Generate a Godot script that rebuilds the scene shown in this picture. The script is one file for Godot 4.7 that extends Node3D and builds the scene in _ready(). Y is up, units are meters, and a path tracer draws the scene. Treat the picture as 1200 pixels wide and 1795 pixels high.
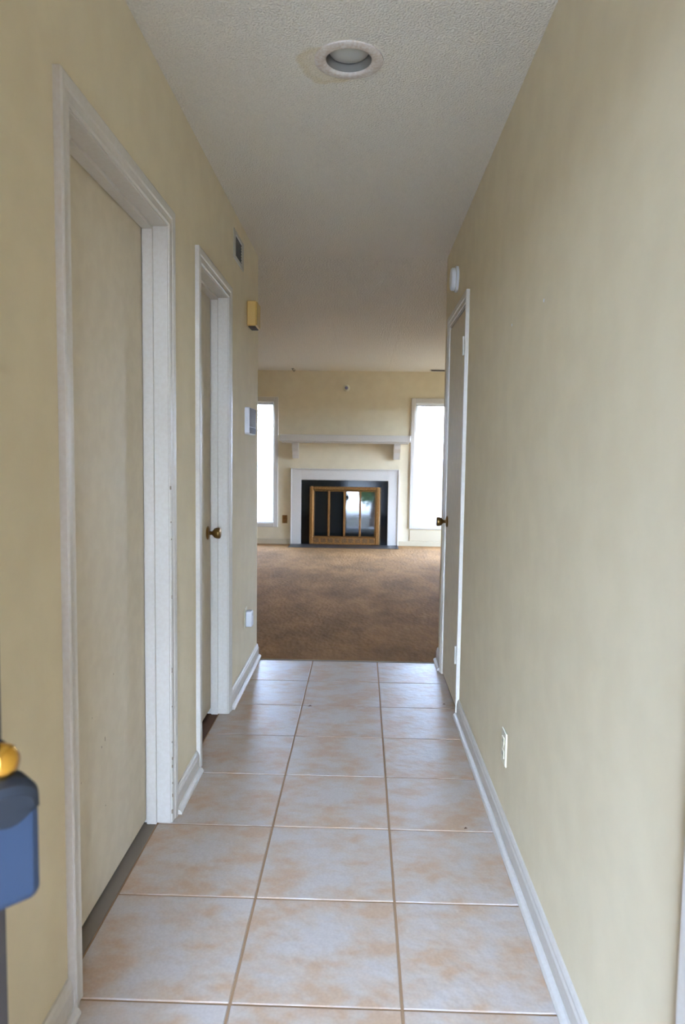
extends Node3D
# Entry hall of an empty house, seen from the open front door: tiled hall, doors, carpeted living room with a fireplace.
# World: x to the right, y up, distance d down the hall = -z. The camera stands at x = 0, d = 0.

const XL := -0.648      # hall face of the left wall
const XR := 0.495       # hall face of the right wall
const HC := 2.47        # ceiling height
const DE := 4.42        # where the hall opens into the living room
const DF := 10.18       # far wall
const LX0 := -3.4       # living room side walls
const LX1 := 2.8
const DB := -0.10       # inner face of the front wall
const TILE := 0.3996
const WD0 := 8.8       # side windows of the living room
const WD1 := 10.0

var M := {}
var taken := {}

# ------------------------------------------------------------------ geometry helpers
func V(x: float, y: float, d: float) -> Vector3:
	return Vector3(x, y, -d)

func mb() -> SurfaceTool:
	var st := SurfaceTool.new()
	st.begin(Mesh.PRIMITIVE_TRIANGLES)
	return st

func uv_of(p: Vector3, n: Vector3) -> Vector2:
	var a := n.abs()
	if a.y >= a.x and a.y >= a.z:
		return Vector2(p.x, -p.z)
	if a.x >= a.z:
		return Vector2(-p.z, -p.y)
	return Vector2(p.x, -p.y)

func tri(st: SurfaceTool, a: Vector3, b: Vector3, c: Vector3, na: Vector3, nb: Vector3, nc: Vector3) -> void:
	var g := (c - a).cross(b - a)
	var ps := [a, b, c]
	var ns := [na, nb, nc]
	if g.dot(na + nb + nc) < 0.0:
		ps = [a, c, b]
		ns = [na, nc, nb]
	for i in 3:
		st.set_normal(ns[i])
		st.set_uv(uv_of(ps[i], na))
		st.add_vertex(ps[i])

func quad(st: SurfaceTool, a: Vector3, b: Vector3, c: Vector3, d: Vector3, n: Vector3) -> void:
	tri(st, a, b, c, n, n, n)
	tri(st, a, c, d, n, n, n)

func face(st: SurfaceTool, a: Vector3, b: Vector3, c: Vector3, d: Vector3, away: Vector3) -> void:
	var n := (c - a).cross(b - d).normalized()
	if n.dot((a + b + c + d) / 4.0 - away) < 0.0:
		n = -n
	quad(st, a, b, c, d, n)

# box between two corners given as x, y, d ranges, edges chamfered by b
func box(st: SurfaceTool, x0: float, x1: float, y0: float, y1: float, d0: float, d1: float, b := 0.0) -> void:
	var lo := Vector3(x0, y0, -d1)
	var hi := Vector3(x1, y1, -d0)
	b = minf(b, minf(hi.x - lo.x, minf(hi.y - lo.y, hi.z - lo.z)) * 0.49)
	var mid := (lo + hi) / 2.0
	var half := (hi - lo) / 2.0
	for ax in 3:
		var u := (ax + 1) % 3
		var w := (ax + 2) % 3
		for s in [-1.0, 1.0]:
			var n := Vector3.ZERO
			n[ax] = s
			var ps := []
			for k in [[-1, -1], [1, -1], [1, 1], [-1, 1]]:
				var p := mid
				p[ax] += s * half[ax]
				p[u] += k[0] * (half[u] - b)
				p[w] += k[1] * (half[w] - b)
				ps.append(p)
			quad(st, ps[0], ps[1], ps[2], ps[3], n)
	if b <= 0.0:
		return
	for ax in 3:                       # edges along ax
		var u := (ax + 1) % 3
		var w := (ax + 2) % 3
		for su in [-1.0, 1.0]:
			for sw in [-1.0, 1.0]:
				var ps := []
				for k in [[-1, 0], [1, 0], [1, 1], [-1, 1]]:
					var p := mid
					p[ax] += k[0] * (half[ax] - b)
					p[u] += su * (half[u] - (b if k[1] == 1 else 0.0))
					p[w] += sw * (half[w] - (0.0 if k[1] == 1 else b))
					ps.append(p)
				var n := Vector3.ZERO
				n[u] = su
				n[w] = sw
				quad(st, ps[0], ps[1], ps[2], ps[3], n.normalized())
	for sx in [-1.0, 1.0]:
		for sy in [-1.0, 1.0]:
			for sz in [-1.0, 1.0]:
				var s := Vector3(sx, sy, sz)
				var a := mid + s * (half - Vector3(0, b, b))
				var c := mid + s * (half - Vector3(b, 0, b))
				var e := mid + s * (half - Vector3(b, b, 0))
				var n := s.normalized()
				tri(st, a, c, e, n, n, n)

# turned shape: profile of Vector2(radius, height along the axis)
func lathe(st: SurfaceTool, at: Vector3, axis: Vector3, prof: Array, seg := 32) -> void:
	axis = axis.normalized()
	var side := axis.cross(Vector3.UP if absf(axis.y) < 0.9 else Vector3.RIGHT).normalized()
	var up := side.cross(axis).normalized()
	var ns := []
	for i in prof.size() - 1:
		var t: Vector2 = prof[i + 1] - prof[i]
		ns.append(Vector2(t.y, -t.x).normalized())
	for i in prof.size() - 1:
		var n0: Vector2 = ns[i]
		var n1: Vector2 = ns[i]
		if i > 0 and ns[i].dot(ns[i - 1]) > 0.6:
			n0 = (ns[i] + ns[i - 1]).normalized()
		if i < ns.size() - 1 and ns[i].dot(ns[i + 1]) > 0.6:
			n1 = (ns[i] + ns[i + 1]).normalized()
		var p0: Vector2 = prof[i]
		var p1: Vector2 = prof[i + 1]
		for k in seg:
			var r0 := side * cos(TAU * k / seg) + up * sin(TAU * k / seg)
			var r1 := side * cos(TAU * (k + 1) / seg) + up * sin(TAU * (k + 1) / seg)
			var a := at + axis * p0.y + r0 * p0.x
			var b := at + axis * p0.y + r1 * p0.x
			var c := at + axis * p1.y + r1 * p1.x
			var d := at + axis * p1.y + r0 * p1.x
			var na := r0 * n0.x + axis * n0.y
			var nb := r1 * n0.x + axis * n0.y
			var nc := r1 * n1.x + axis * n1.y
			var nd := r0 * n1.x + axis * n1.y
			if p1.x > 1e-6:
				tri(st, a, c, d, na, nc, nd)
			if p0.x > 1e-6:
				tri(st, a, b, c, na, nb, nc)

func tube(st: SurfaceTool, pts: Array, r0: float, r1: float, seg := 8) -> void:
	var rings := []
	for i in pts.size():
		var t: Vector3 = (pts[mini(i + 1, pts.size() - 1)] - pts[maxi(i - 1, 0)]).normalized()
		var s := t.cross(Vector3(0.31, 0.17, 0.93)).normalized()
		var u := s.cross(t)
		var r := lerpf(r0, r1, float(i) / (pts.size() - 1))
		var ring := []
		for k in seg:
			var o := s * cos(TAU * k / seg) + u * sin(TAU * k / seg)
			ring.append([pts[i] + o * r, o])
		rings.append(ring)
	for i in pts.size() - 1:
		for k in seg:
			var a = rings[i][k]
			var b = rings[i][(k + 1) % seg]
			var c = rings[i + 1][(k + 1) % seg]
			var d = rings[i + 1][k]
			tri(st, a[0], b[0], c[0], a[1], b[1], c[1])
			tri(st, a[0], c[0], d[0], a[1], c[1], d[1])
	for e in [0, pts.size() - 1]:
		var n: Vector3 = (pts[0] - pts[1] if e == 0 else pts[e] - pts[e - 1]).normalized()
		for k in seg:
			tri(st, pts[e], rings[e][k][0], rings[e][(k + 1) % seg][0], n, n, n)

# solid from outlines: rings = arrays of points in order, all the same length, closed at both ends
func loft(st: SurfaceTool, rings: Array) -> void:
	var n: int = rings[0].size()
	var mids := []
	for r in rings:
		var c := Vector3.ZERO
		for p in r:
			c += p
		mids.append(c / n)
	for i in rings.size() - 1:
		for k in n:
			face(st, rings[i][k], rings[i][(k + 1) % n], rings[i + 1][(k + 1) % n], rings[i + 1][k], (mids[i] + mids[i + 1]) / 2.0)
	for e in [0, rings.size() - 1]:
		var o: Vector3 = (mids[e] - mids[1 if e == 0 else e - 1]).normalized()
		for k in n:
			tri(st, mids[e], rings[e][k], rings[e][(k + 1) % n], o, o, o)

# outline of a rounded rectangle in the (u, v) plane, corner radii from bottom-left, anticlockwise
func rounded(u0: float, u1: float, v0: float, v1: float, rb: float, rt: float, inset: float) -> Array:
	var out := []
	u0 += inset; u1 -= inset; v0 += inset; v1 -= inset
	var rad := [maxf(rb - inset, 0.001), maxf(rb - inset, 0.001), maxf(rt - inset, 0.001), maxf(rt - inset, 0.001)]
	var cs := [Vector2(u0 + rad[0], v0 + rad[0]), Vector2(u1 - rad[1], v0 + rad[1]), Vector2(u1 - rad[2], v1 - rad[2]), Vector2(u0 + rad[3], v1 - rad[3])]
	for q in 4:
		for k in 7:
			var a := PI + PI / 2.0 * q + PI / 2.0 * k / 6.0
			out.append(cs[q] + Vector2(cos(a), sin(a)) * rad[q])
	return out

# ------------------------------------------------------------------ node helpers
func numbered(called: String) -> String:
	if not taken.has(called):
		taken[called] = 0
		return called
	taken[called] += 1
	return "%s_%03d" % [called, taken[called]]

func part(parent: Node, called: String, st: SurfaceTool, m: Material, label := "") -> MeshInstance3D:
	var o := MeshInstance3D.new()
	o.name = called
	o.mesh = st.commit()
	o.material_override = m
	o.cast_shadow = GeometryInstance3D.SHADOW_CASTING_SETTING_ON
	parent.add_child(o, true)
	if label != "":
		o.set_meta("label", label)
	return o

func thing(called: String, label: String, category: String, group := "", at := Vector3.ZERO) -> Node3D:
	var o := Node3D.new()
	o.name = numbered(called)
	add_child(o)
	o.position = at
	o.set_meta("label", label)
	o.set_meta("category", category)
	if group != "":
		o.set_meta("group", group)
	return o

func structure(called: String, label: String, category: String) -> Node3D:
	var o := thing(called, label, category)
	o.set_meta("kind", "structure")
	return o

func struct_mesh(called: String, st: SurfaceTool, m: Material, label: String, category: String) -> MeshInstance3D:
	var o := part(self, called, st, m)
	o.set_meta("label", label)
	o.set_meta("category", category)
	o.set_meta("kind", "structure")
	return o

# ------------------------------------------------------------------ materials
func mat(r: int, g: int, b: int, rough := 0.6, metal := 0.0) -> StandardMaterial3D:
	var m := StandardMaterial3D.new()
	m.albedo_color = Color8(r, g, b)
	m.roughness = rough
	m.metallic = metal
	return m

func noise(freq: float, octaves := 4, sd := 1, kind := FastNoiseLite.TYPE_SIMPLEX_SMOOTH) -> FastNoiseLite:
	var n := FastNoiseLite.new()
	n.noise_type = kind
	n.frequency = freq
	n.seed = sd
	n.fractal_octaves = octaves
	return n

func noise_tex(freq: float, octaves: int, sd: int, normal := false, bump := 4.0, ramp: Gradient = null, size := 512) -> NoiseTexture2D:
	var t := NoiseTexture2D.new()
	t.width = size
	t.height = size
	t.seamless = true
	t.noise = noise(freq, octaves, sd)
	t.as_normal_map = normal
	t.bump_strength = bump
	if ramp:
		t.color_ramp = ramp
	return t

func ramp2(a: Color, b: Color, p0 := 0.3, p1 := 0.7) -> Gradient:
	var g := Gradient.new()
	g.set_offset(0, p0)
	g.set_color(0, a)
	g.set_offset(1, p1)
	g.set_color(1, b)
	return g

func world_map(m: StandardMaterial3D, scale: float) -> void:
	m.uv1_triplanar = true
	m.uv1_world_triplanar = true
	m.uv1_scale = Vector3.ONE * scale

func make_materials() -> void:
	# painted plaster walls, faint orange-peel and dull blotches in the old paint
	var w := mat(224, 209, 175, 0.8)
	w.albedo_texture = noise_tex(0.012, 4, 3, false, 1.0, ramp2(Color(0.985, 0.984, 0.98), Color(1, 1, 1)))
	w.normal_enabled = true
	w.normal_texture = noise_tex(0.06, 3, 5, true, 2.0)
	w.normal_scale = 0.07
	w.metallic_specular = 0.3
	world_map(w, 0.8)
	M.wall = w
	var c := mat(234, 225, 206, 0.9)
	c.albedo_texture = noise_tex(0.09, 3, 11, false, 1.0, ramp2(Color(0.93, 0.93, 0.92), Color(1, 1, 1)))
	c.normal_enabled = true
	c.normal_texture = noise_tex(0.075, 3, 12, true, 9.0)
	c.normal_scale = 0.9
	world_map(c, 1.6)
	M.ceiling = c
	var tr := mat(210, 202, 188, 0.38)
	tr.albedo_texture = noise_tex(0.05, 4, 21, false, 1.0, ramp2(Color(0.985, 0.98, 0.97), Color(1, 1, 1)))
	world_map(tr, 2.0)
	tr.metallic_specular = 0.4
	M.trim = tr
	var dr := mat(212, 198, 170, 0.6)
	dr.metallic_specular = 0.35
	dr.albedo_texture = noise_tex(0.02, 4, 31, false, 1.0, ramp2(Color(0.982, 0.98, 0.975), Color(1, 1, 1)))
	world_map(dr, 1.3)
	M.door = dr
	M.scuff = mat(140, 122, 98, 0.7)
	M.brown_trim = mat(196, 180, 146, 0.55)
	# floor
	var tints := [[0.0, 0.0], [0.31, 0.6], [0.55, 0.2], [0.8, 0.85], [0.13, 0.43], [0.67, 0.5]]
	M.tiles = []
	for k in tints.size():
		M.tiles.append(tile_material(100 + k * 7))
	M.grout = mat(152, 120, 86, 0.95)
	M.slab = mat(120, 110, 98, 0.9)
	M.track = mat(124, 112, 95, 0.75)
	var cp := mat(148, 111, 72, 0.95)
	cp.albedo_texture = carpet_image()
	cp.uv1_scale = Vector3(1.0 / 3.1, 1.0 / 6.2, 1)
	cp.uv1_offset = Vector3(0.5, -0.69, 0)
	cp.heightmap_enabled = true
	cp.heightmap_texture = noise_tex(0.16, 3, 44, false, 1.0, null, 512)
	cp.heightmap_scale = 0.6
	cp.metallic_specular = 0.15
	M.carpet = cp
	# metal, plastic, stone
	M.brass = mat(226, 172, 74, 0.2, 1.0)
	M.old_brass = mat(128, 100, 58, 0.38, 1.0)
	var ab := mat(128, 92, 53, 0.4, 1.0)
	ab.albedo_texture = noise_tex(0.05, 4, 51, false, 1.0, ramp2(Color(0.5, 0.42, 0.34), Color(1, 1, 1), 0.25, 0.65))
	world_map(ab, 3.0)
	M.worn_brass = ab
	M.steel = mat(70, 72, 78, 0.35, 1.0)
	M.blue = mat(17, 34, 52, 0.6)
	M.navy = mat(9, 14, 19, 0.75)
	M.black_plastic = mat(18, 17, 17, 0.7)
	M.white_plastic = mat(232, 232, 234, 0.4)
	M.cream_plastic = mat(226, 216, 186, 0.4)
	M.yellowed = mat(212, 170, 92, 0.45)
	M.yellowed_front = mat(184, 148, 72, 0.5)
	M.grey_face = mat(78, 72, 64, 0.7)
	M.dark = mat(20, 18, 16, 0.85)
	M.vent_dark = mat(58, 52, 46, 0.7)
	M.vent_grey = mat(182, 174, 156, 0.5)
	var gr := mat(255, 255, 255, 0.08)
	gr.albedo_texture = noise_tex(0.11, 3, 61, false, 1.0, ramp2(Color(0.018, 0.02, 0.024), Color(0.30, 0.33, 0.36), 0.68, 0.92))
	gr.metallic_specular = 0.35
	world_map(gr, 4.0)
	M.granite = gr
	M.slate = mat(52, 50, 50, 0.35)
	var gl := mat(30, 34, 36, 0.03)
	gl.albedo_color.a = 0.35
	gl.transparency = BaseMaterial3D.TRANSPARENCY_ALPHA
	gl.metallic_specular = 0.4
	M.smoked_glass = gl
	var wg := mat(255, 255, 255, 0.02)
	wg.albedo_color.a = 0.06
	wg.transparency = BaseMaterial3D.TRANSPARENCY_ALPHA
	M.window_glass = wg
	var bl := mat(238, 240, 242, 0.45)
	bl.backlight_enabled = true
	bl.backlight = Color(0.06, 0.062, 0.064)
	M.blind = bl
	M.lens = mat(176, 172, 158, 0.35)
	M.can = mat(112, 104, 90, 0.5)
	var rg := mat(206, 196, 182, 0.55)
	rg.albedo_texture = noise_tex(0.03, 3, 71, false, 1.0, ramp2(Color(0.93, 0.88, 0.82), Color(1, 1, 1)))
	world_map(rg, 4.0)
	M.ring = rg
	M.front_door = mat(46, 40, 38, 0.45)
	M.leaf_bit = mat(92, 62, 40, 0.9)
	# outdoors
	var gs := mat(118, 108, 84, 0.95)
	gs.albedo_texture = noise_tex(0.03, 5, 81, false, 1.0, ramp2(Color(0.62, 0.6, 0.5), Color(1, 1, 1)))
	world_map(gs, 0.3)
	M.grass = gs
	M.concrete = mat(190, 187, 180, 0.9)
	M.bark = mat(92, 76, 62, 0.9)
	var lf := mat(74, 104, 48, 0.7)
	lf.backlight_enabled = true
	lf.backlight = Color(0.25, 0.35, 0.1)
	M.leaf = lf
	M.porch_blocker = mat(120, 92, 78, 0.85)  # for the added porch pieces that hold back sky light

func tile_material(sd: int) -> StandardMaterial3D:
	var s := 192
	var im := Image.create(s, s, false, Image.FORMAT_RGB8)
	var n1 := noise(0.009, 4, sd)
	var n2 := noise(0.03, 4, sd + 1)
	var n3 := noise(0.2, 2, sd + 2)
	var pale := Color8(187, 174, 160)
	var mid := Color8(185, 165, 144)
	var peach := Color8(183, 153, 124)
	for y in s:
		for x in s:
			var a := n1.get_noise_2d(x, y * 1.3) * 0.8 + n2.get_noise_2d(x, y * 1.6) * 0.25
			var t := clampf(a * 1.5 + 0.45, 0.0, 1.0)
			var c := pale.lerp(mid, clampf(t * 2.0, 0, 1)).lerp(peach, clampf(t * 2.0 - 1.0, 0, 1))
			var g := 1.0 + n3.get_noise_2d(x, y) * 0.035
			im.set_pixel(x, y, Color(c.r * g, c.g * g, c.b * g))
	var m := mat(255, 255, 255, 0.4)
	m.metallic_specular = 0.4
	m.albedo_texture = ImageTexture.create_from_image(im)
	m.uv1_scale = Vector3(1.0 / TILE, 1.0 / TILE, 1)
	m.uv1_offset = Vector3(0.7197, 0.1, 0)
	m.heightmap_enabled = true
	m.heightmap_texture = M.get("tile_relief", noise_tex(0.03, 3, 91, false, 1.0, null, 256))
	M["tile_relief"] = m.heightmap_texture
	m.heightmap_scale = 0.12
	return m

func carpet_image() -> ImageTexture:
	var s := 640
	var im := Image.create(s, s, false, Image.FORMAT_RGB8)
	var n1 := noise(0.009, 4, 201)
	var n2 := noise(0.04, 4, 202)
	var n3 := noise(0.35, 2, 203)
	for y in s:
		for x in s:
			var v := 0.9 + n1.get_noise_2d(x, y * 1.2) * 0.15 + n2.get_noise_2d(x, y * 1.0) * 0.08 + n3.get_noise_2d(x, y * 1.2) * 0.06
			v = clampf(v, 0.5, 1.0)
			im.set_pixel(x, y, Color(v, v * 0.995, v * 0.985))
	return ImageTexture.create_from_image(im)

func hall_ceiling_material() -> StandardMaterial3D:
	# same rough plaster, with the water stain beside the lamp and a few specks
	var w := 384
	var h := 1536
	var im := Image.create(w, h, false, Image.FORMAT_RGB8)
	var n := noise(0.35, 3, 301)
	var edge := noise(0.02, 4, 302)
	var fx := (XR - XL) / w
	var fd := (DE - DB) / h
	var stain := Color8(204, 182, 130)
	for y in h:
		for x in w:
			var g := 0.965 + n.get_noise_2d(x, y) * 0.05
			var c := Color(g, g, g * 0.995)
			var p := Vector2(XL + (x + 0.5) * fx, DB + (y + 0.5) * fd)
			var q := p - Vector2(-0.108, 2.295)
			if q.length_squared() < 0.06:
				var wob := edge.get_noise_2d(x * 1.0, y * 1.0) * 0.03
				var r := Vector2(q.x / 1.0, q.y / 0.95).length() + wob
				var k := 1.0 - smoothstep(0.100, 0.118, r)
				var line := smoothstep(0.088, 0.106, r) * (1.0 - smoothstep(0.108, 0.118, r))
				c = c.lerp(Color(stain.r * 1.13 * g, stain.g * 1.16 * g, stain.b * 1.25 * g), k * 0.26 + line * 0.2)
			im.set_pixel(x, y, c)
	var m := mat(234, 225, 206, 0.9)
	m.albedo_texture = ImageTexture.create_from_image(im)
	m.uv1_scale = Vector3(1.0 / (XR - XL), 1.0 / (DE - DB), 1)
	m.uv1_offset = Vector3(-XL / (XR - XL), -DB / (DE - DB), 0)
	var bt := Image.create(w * 2, 2048, false, Image.FORMAT_R8)
	var bn := noise(0.16, 3, 303)
	for y in 2048:
		for x in w * 2:
			var v := 0.5 + 0.5 * bn.get_noise_2d(x, y * 1.5)
			bt.set_pixel(x, y, Color(v, v, v))
	m.heightmap_enabled = true
	m.heightmap_texture = ImageTexture.create_from_image(bt)
	m.heightmap_scale = 0.5
	return m

# ------------------------------------------------------------------ builders
# moulded casing round an opening in a wall facing out along x (side = +1: the face looks to +x)
func casing(st: SurfaceTool, xw: float, side: float, d0: float, d1: float, yt: float, width := 0.06) -> void:
	var prof := [[0.0, 0.0], [0.0, 0.010], [0.005, 0.013], [0.016, 0.012], [0.028, 0.0125], [0.033, 0.0155], [0.044, 0.0175], [0.054, 0.0185], [0.06, 0.016], [0.06, 0.0]]
	for i in prof.size() - 1:
		var rows := []
		for k in 2:
			var u: float = prof[i + k][0] * width / 0.06
			var v: float = prof[i + k][1]
			var x := xw + side * v
			rows.append([V(x, 0, d0 - u), V(x, yt + u, d0 - u), V(x, yt + u, d1 + u), V(x, 0, d1 + u)])
		for k in 3:
			var a: Vector3 = rows[0][k]
			var b: Vector3 = rows[0][k + 1]
			var c: Vector3 = rows[1][k + 1]
			var e: Vector3 = rows[1][k]
			var n := (c - a).cross(b - e).normalized()
			var mid := V(xw, yt * 0.5, (d0 + d1) / 2.0)
			var du: float = prof[i + 1][0] - prof[i][0]
			var want := Vector3(side, 0, 0)
			if du < 1e-6:
				want = ((a + b) / 2.0 - mid) * (-1.0 if i == 0 else 1.0)
			if n.dot(want) < 0:
				n = -n
			quad(st, a, b, c, e, n)

# moulded board along d on a wall face
func baseboard(st: SurfaceTool, xw: float, side: float, d0: float, d1: float) -> void:
	var prof := [[0.030, 0.0], [0.030, 0.006], [0.026, 0.013], [0.018, 0.018], [0.013, 0.019], [0.013, 0.062], [0.010, 0.069], [0.009, 0.077], [0.005, 0.084], [0.0, 0.085]]
	for i in prof.size() - 1:
		var a := V(xw + side * prof[i][0], prof[i][1], d0)
		var b := V(xw + side * prof[i][0], prof[i][1], d1)
		var c := V(xw + side * prof[i + 1][0], prof[i + 1][1], d1)
		var e := V(xw + side * prof[i + 1][0], prof[i + 1][1], d0)
		face(st, a, b, c, e, V(xw, 0.0, (d0 + d1) / 2.0))
	for d in [d0, d1]:
		for i in prof.size() - 1:
			var n := Vector3(0, 0, 1 if d == d0 else -1)
			tri(st, V(xw, 0, d), V(xw + side * prof[i][0], prof[i][1], d), V(xw + side * prof[i + 1][0], prof[i + 1][1], d), n, n, n)

func knob(parent: Node, at: Vector3, axis: Vector3, m: Material) -> void:
	var st := mb()
	lathe(st, at, axis, [Vector2(0.0095, 0.004), Vector2(0.0085, 0.022), Vector2(0.013, 0.027), Vector2(0.022, 0.034), Vector2(0.0255, 0.044), Vector2(0.0265, 0.054), Vector2(0.0255, 0.059), Vector2(0.021, 0.0625), Vector2(0.008, 0.0632), Vector2(0.0, 0.0632)], 28)
	var k := part(parent, "knob", st, m)
	var rs := mb()
	lathe(rs, at, axis, [Vector2(0.031, 0.0), Vector2(0.0325, 0.002), Vector2(0.031, 0.006), Vector2(0.022, 0.009), Vector2(0.012, 0.010), Vector2(0.0, 0.010)], 28)
	part(k, "rose", rs, m)

func left_door(called: String, label: String, d0: float, d1: float, yt: float, gap: float) -> Node3D:
	var o := structure(called, label, "door")
	var c := mb()
	casing(c, XL, 1.0, d0 - 0.004, d1 + 0.004, yt + 0.004, 0.056)
	part(o, "casing", c, M.trim, "white moulded door casing")
	for e in [[d0 - 0.018, d0], [d1, d1 + 0.018]]:
		var j := mb()
		box(j, XL - 0.112, XL + 0.006, 0.0, yt + 0.018, e[0], e[1], 0.001)
		part(o, "jamb", j, M.trim)
	var hd := mb()
	box(hd, XL - 0.112, XL + 0.006, yt, yt + 0.018, d0, d1, 0.001)
	part(o, "head_jamb", hd, M.trim)
	var s := mb()
	box(s, -0.7215, -0.688, 0.0, yt, d0, d0 + 0.011, 0.001)
	part(o, "stop", s, M.trim)
	s = mb()
	box(s, -0.7215, -0.688, 0.0, yt, d1 - 0.011, d1, 0.001)
	part(o, "stop", s, M.trim)
	s = mb()
	box(s, -0.7215, -0.688, yt - 0.011, yt, d0 + 0.011, d1 - 0.011, 0.001)
	part(o, "stop", s, M.trim)
	var l := mb()
	box(l, -0.76, -0.725, gap, yt - 0.004, d0 + 0.003, d1 - 0.003, 0.001)
	part(o, "door_slab", l, M.door, "flat cream painted door leaf")
	return o

func blinds(label: String, x0: float, x1: float, y0: float, y1: float, bent: bool) -> void:
	var d := DF + 0.035
	var o := thing("window_blind", label, "blind", "white mini blinds in the tall windows")
	var st := mb()
	box(st, x0, x1, y1 - 0.03, y1 - 0.002, d - 0.014, d + 0.014, 0.002)
	part(o, "headrail", st, M.blind)
	st = mb()
	box(st, x0, x1, y0 + 0.004, y0 + 0.018, d - 0.012, d + 0.012, 0.003)
	part(o, "bottom_rail", st, M.blind)
	st = mb()
	var y := y0 + 0.035
	var rng := RandomNumberGenerator.new()
	rng.seed = 5
	while y < y1 - 0.035:
		var h := y - y0
		var tilt := deg_to_rad(40.0 + rng.randf_range(-2.5, 2.5))
		var prev := []
		var n := 6
		for k in n + 1:
			var x := lerpf(x0 + 0.003, x1 - 0.003, float(k) / n)
			var t := tilt
			var sag := 0.0
			if bent and k <= 2 and h > 0.08 and h < 0.42:
				t = deg_to_rad(rng.randf_range(15.0, 60.0))
				sag = rng.randf_range(-0.012, 0.006)
			var c := cos(t) * 0.0125
			var s := sin(t) * 0.0125
			var row := [V(x, y + sag - s, d - c), V(x, y + sag + 0.0012, d - 0.0015), V(x, y + sag + s, d + c)]
			if k > 0:
				for q in 2:
					var nn: Vector3 = (row[q + 1] - prev[q]).cross(row[q] - prev[q + 1]).normalized()
					quad(st, prev[q], row[q], row[q + 1], prev[q + 1], nn if nn.y > 0 else -nn)
			prev = row
		y += 0.021
	var sl := part(o, "slats", st, M.blind)
	sl.set_meta("kind", "stuff")
	for x in [x0 + 0.09, x1 - 0.09]:
		st = mb()
		tube(st, [V(x, y0 + 0.01, d - 0.016), V(x, y1 - 0.01, d - 0.016)], 0.0012, 0.0012, 5)
		part(o, "ladder_cord", st, M.blind)
	st = mb()
	tube(st, [V(x0 + 0.05, y1 - 0.02, d - 0.02), V(x0 + 0.05, y1 - 0.62, d - 0.022)], 0.003, 0.003, 6)
	part(o, "tilt_wand", st, M.blind)

func window(called: String, label: String, x0: float, x1: float, y0: float, y1: float) -> void:
	var o := structure(called, label, "window")
	var st := mb()
	var w := 0.055
	for b in [[x0 - w, x0, y0 - w, y1 + w], [x1, x1 + w, y0 - w, y1 + w]]:
		st = mb()
		box(st, b[0], b[1], b[2], b[3], DF - 0.018, DF, 0.004)
		part(o, "casing", st, M.trim)
	for b in [[y0 - w, y0], [y1, y1 + w]]:
		st = mb()
		box(st, x0, x1, b[0], b[1], DF - 0.018, DF, 0.004)
		part(o, "casing", st, M.trim)
	st = mb()
	var t := 0.012
	box(st, x0, x0 + t, y0, y1, DF - 0.002, DF + 0.14)
	box(st, x1 - t, x1, y0, y1, DF - 0.002, DF + 0.14)
	box(st, x0 + t, x1 - t, y0, y0 + t, DF - 0.002, DF + 0.14)
	box(st, x0 + t, x1 - t, y1 - t, y1, DF - 0.002, DF + 0.14)
	part(o, "reveal", st, M.trim)
	st = mb()
	var s := 0.03
	box(st, x0 + t, x0 + t + s, y0 + t, y1 - t, DF + 0.08, DF + 0.11)
	box(st, x1 - t - s, x1 - t, y0 + t, y1 - t, DF + 0.08, DF + 0.11)
	box(st, x0 + t + s, x1 - t - s, y0 + t, y0 + t + s, DF + 0.08, DF + 0.11)
	box(st, x0 + t + s, x1 - t - s, y1 - t - s, y1 - t, DF + 0.08, DF + 0.11)
	part(o, "sash", st, M.trim)
	st = mb()
	quad(st, V(x0 + t + s, y0 + t + s, DF + 0.095), V(x1 - t - s, y0 + t + s, DF + 0.095), V(x1 - t - s, y1 - t - s, DF + 0.095), V(x0 + t + s, y1 - t - s, DF + 0.095), Vector3(0, 0, 1))
	part(o, "pane", st, M.window_glass)

func side_window(called: String, label: String, xw: float, out: float) -> void:
	var o := structure(called, label, "window")
	var a := minf(xw + out * 0.06, xw + out * 0.1)
	var mid := (WD0 + WD1) / 2.0
	var st := mb()
	for d in [[WD0, WD0 + 0.05], [mid - 0.03, mid + 0.03], [WD1 - 0.05, WD1]]:
		box(st, a, a + 0.04, 0.3, 2.05, d[0], d[1], 0.002)
	for y in [[0.3, 0.35], [2.0, 2.05]]:
		box(st, a, a + 0.04, y[0], y[1], WD0 + 0.05, WD1 - 0.05, 0.002)
	part(o, "sash", st, M.trim)
	for d in [[WD0 + 0.05, mid - 0.03], [mid + 0.03, WD1 - 0.05]]:
		st = mb()
		quad(st, V(a + 0.02, 0.35, d[0]), V(a + 0.02, 0.35, d[1]), V(a + 0.02, 2.0, d[1]), V(a + 0.02, 2.0, d[0]), Vector3(1, 0, 0))
		part(o, "pane", st, M.window_glass)

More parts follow.
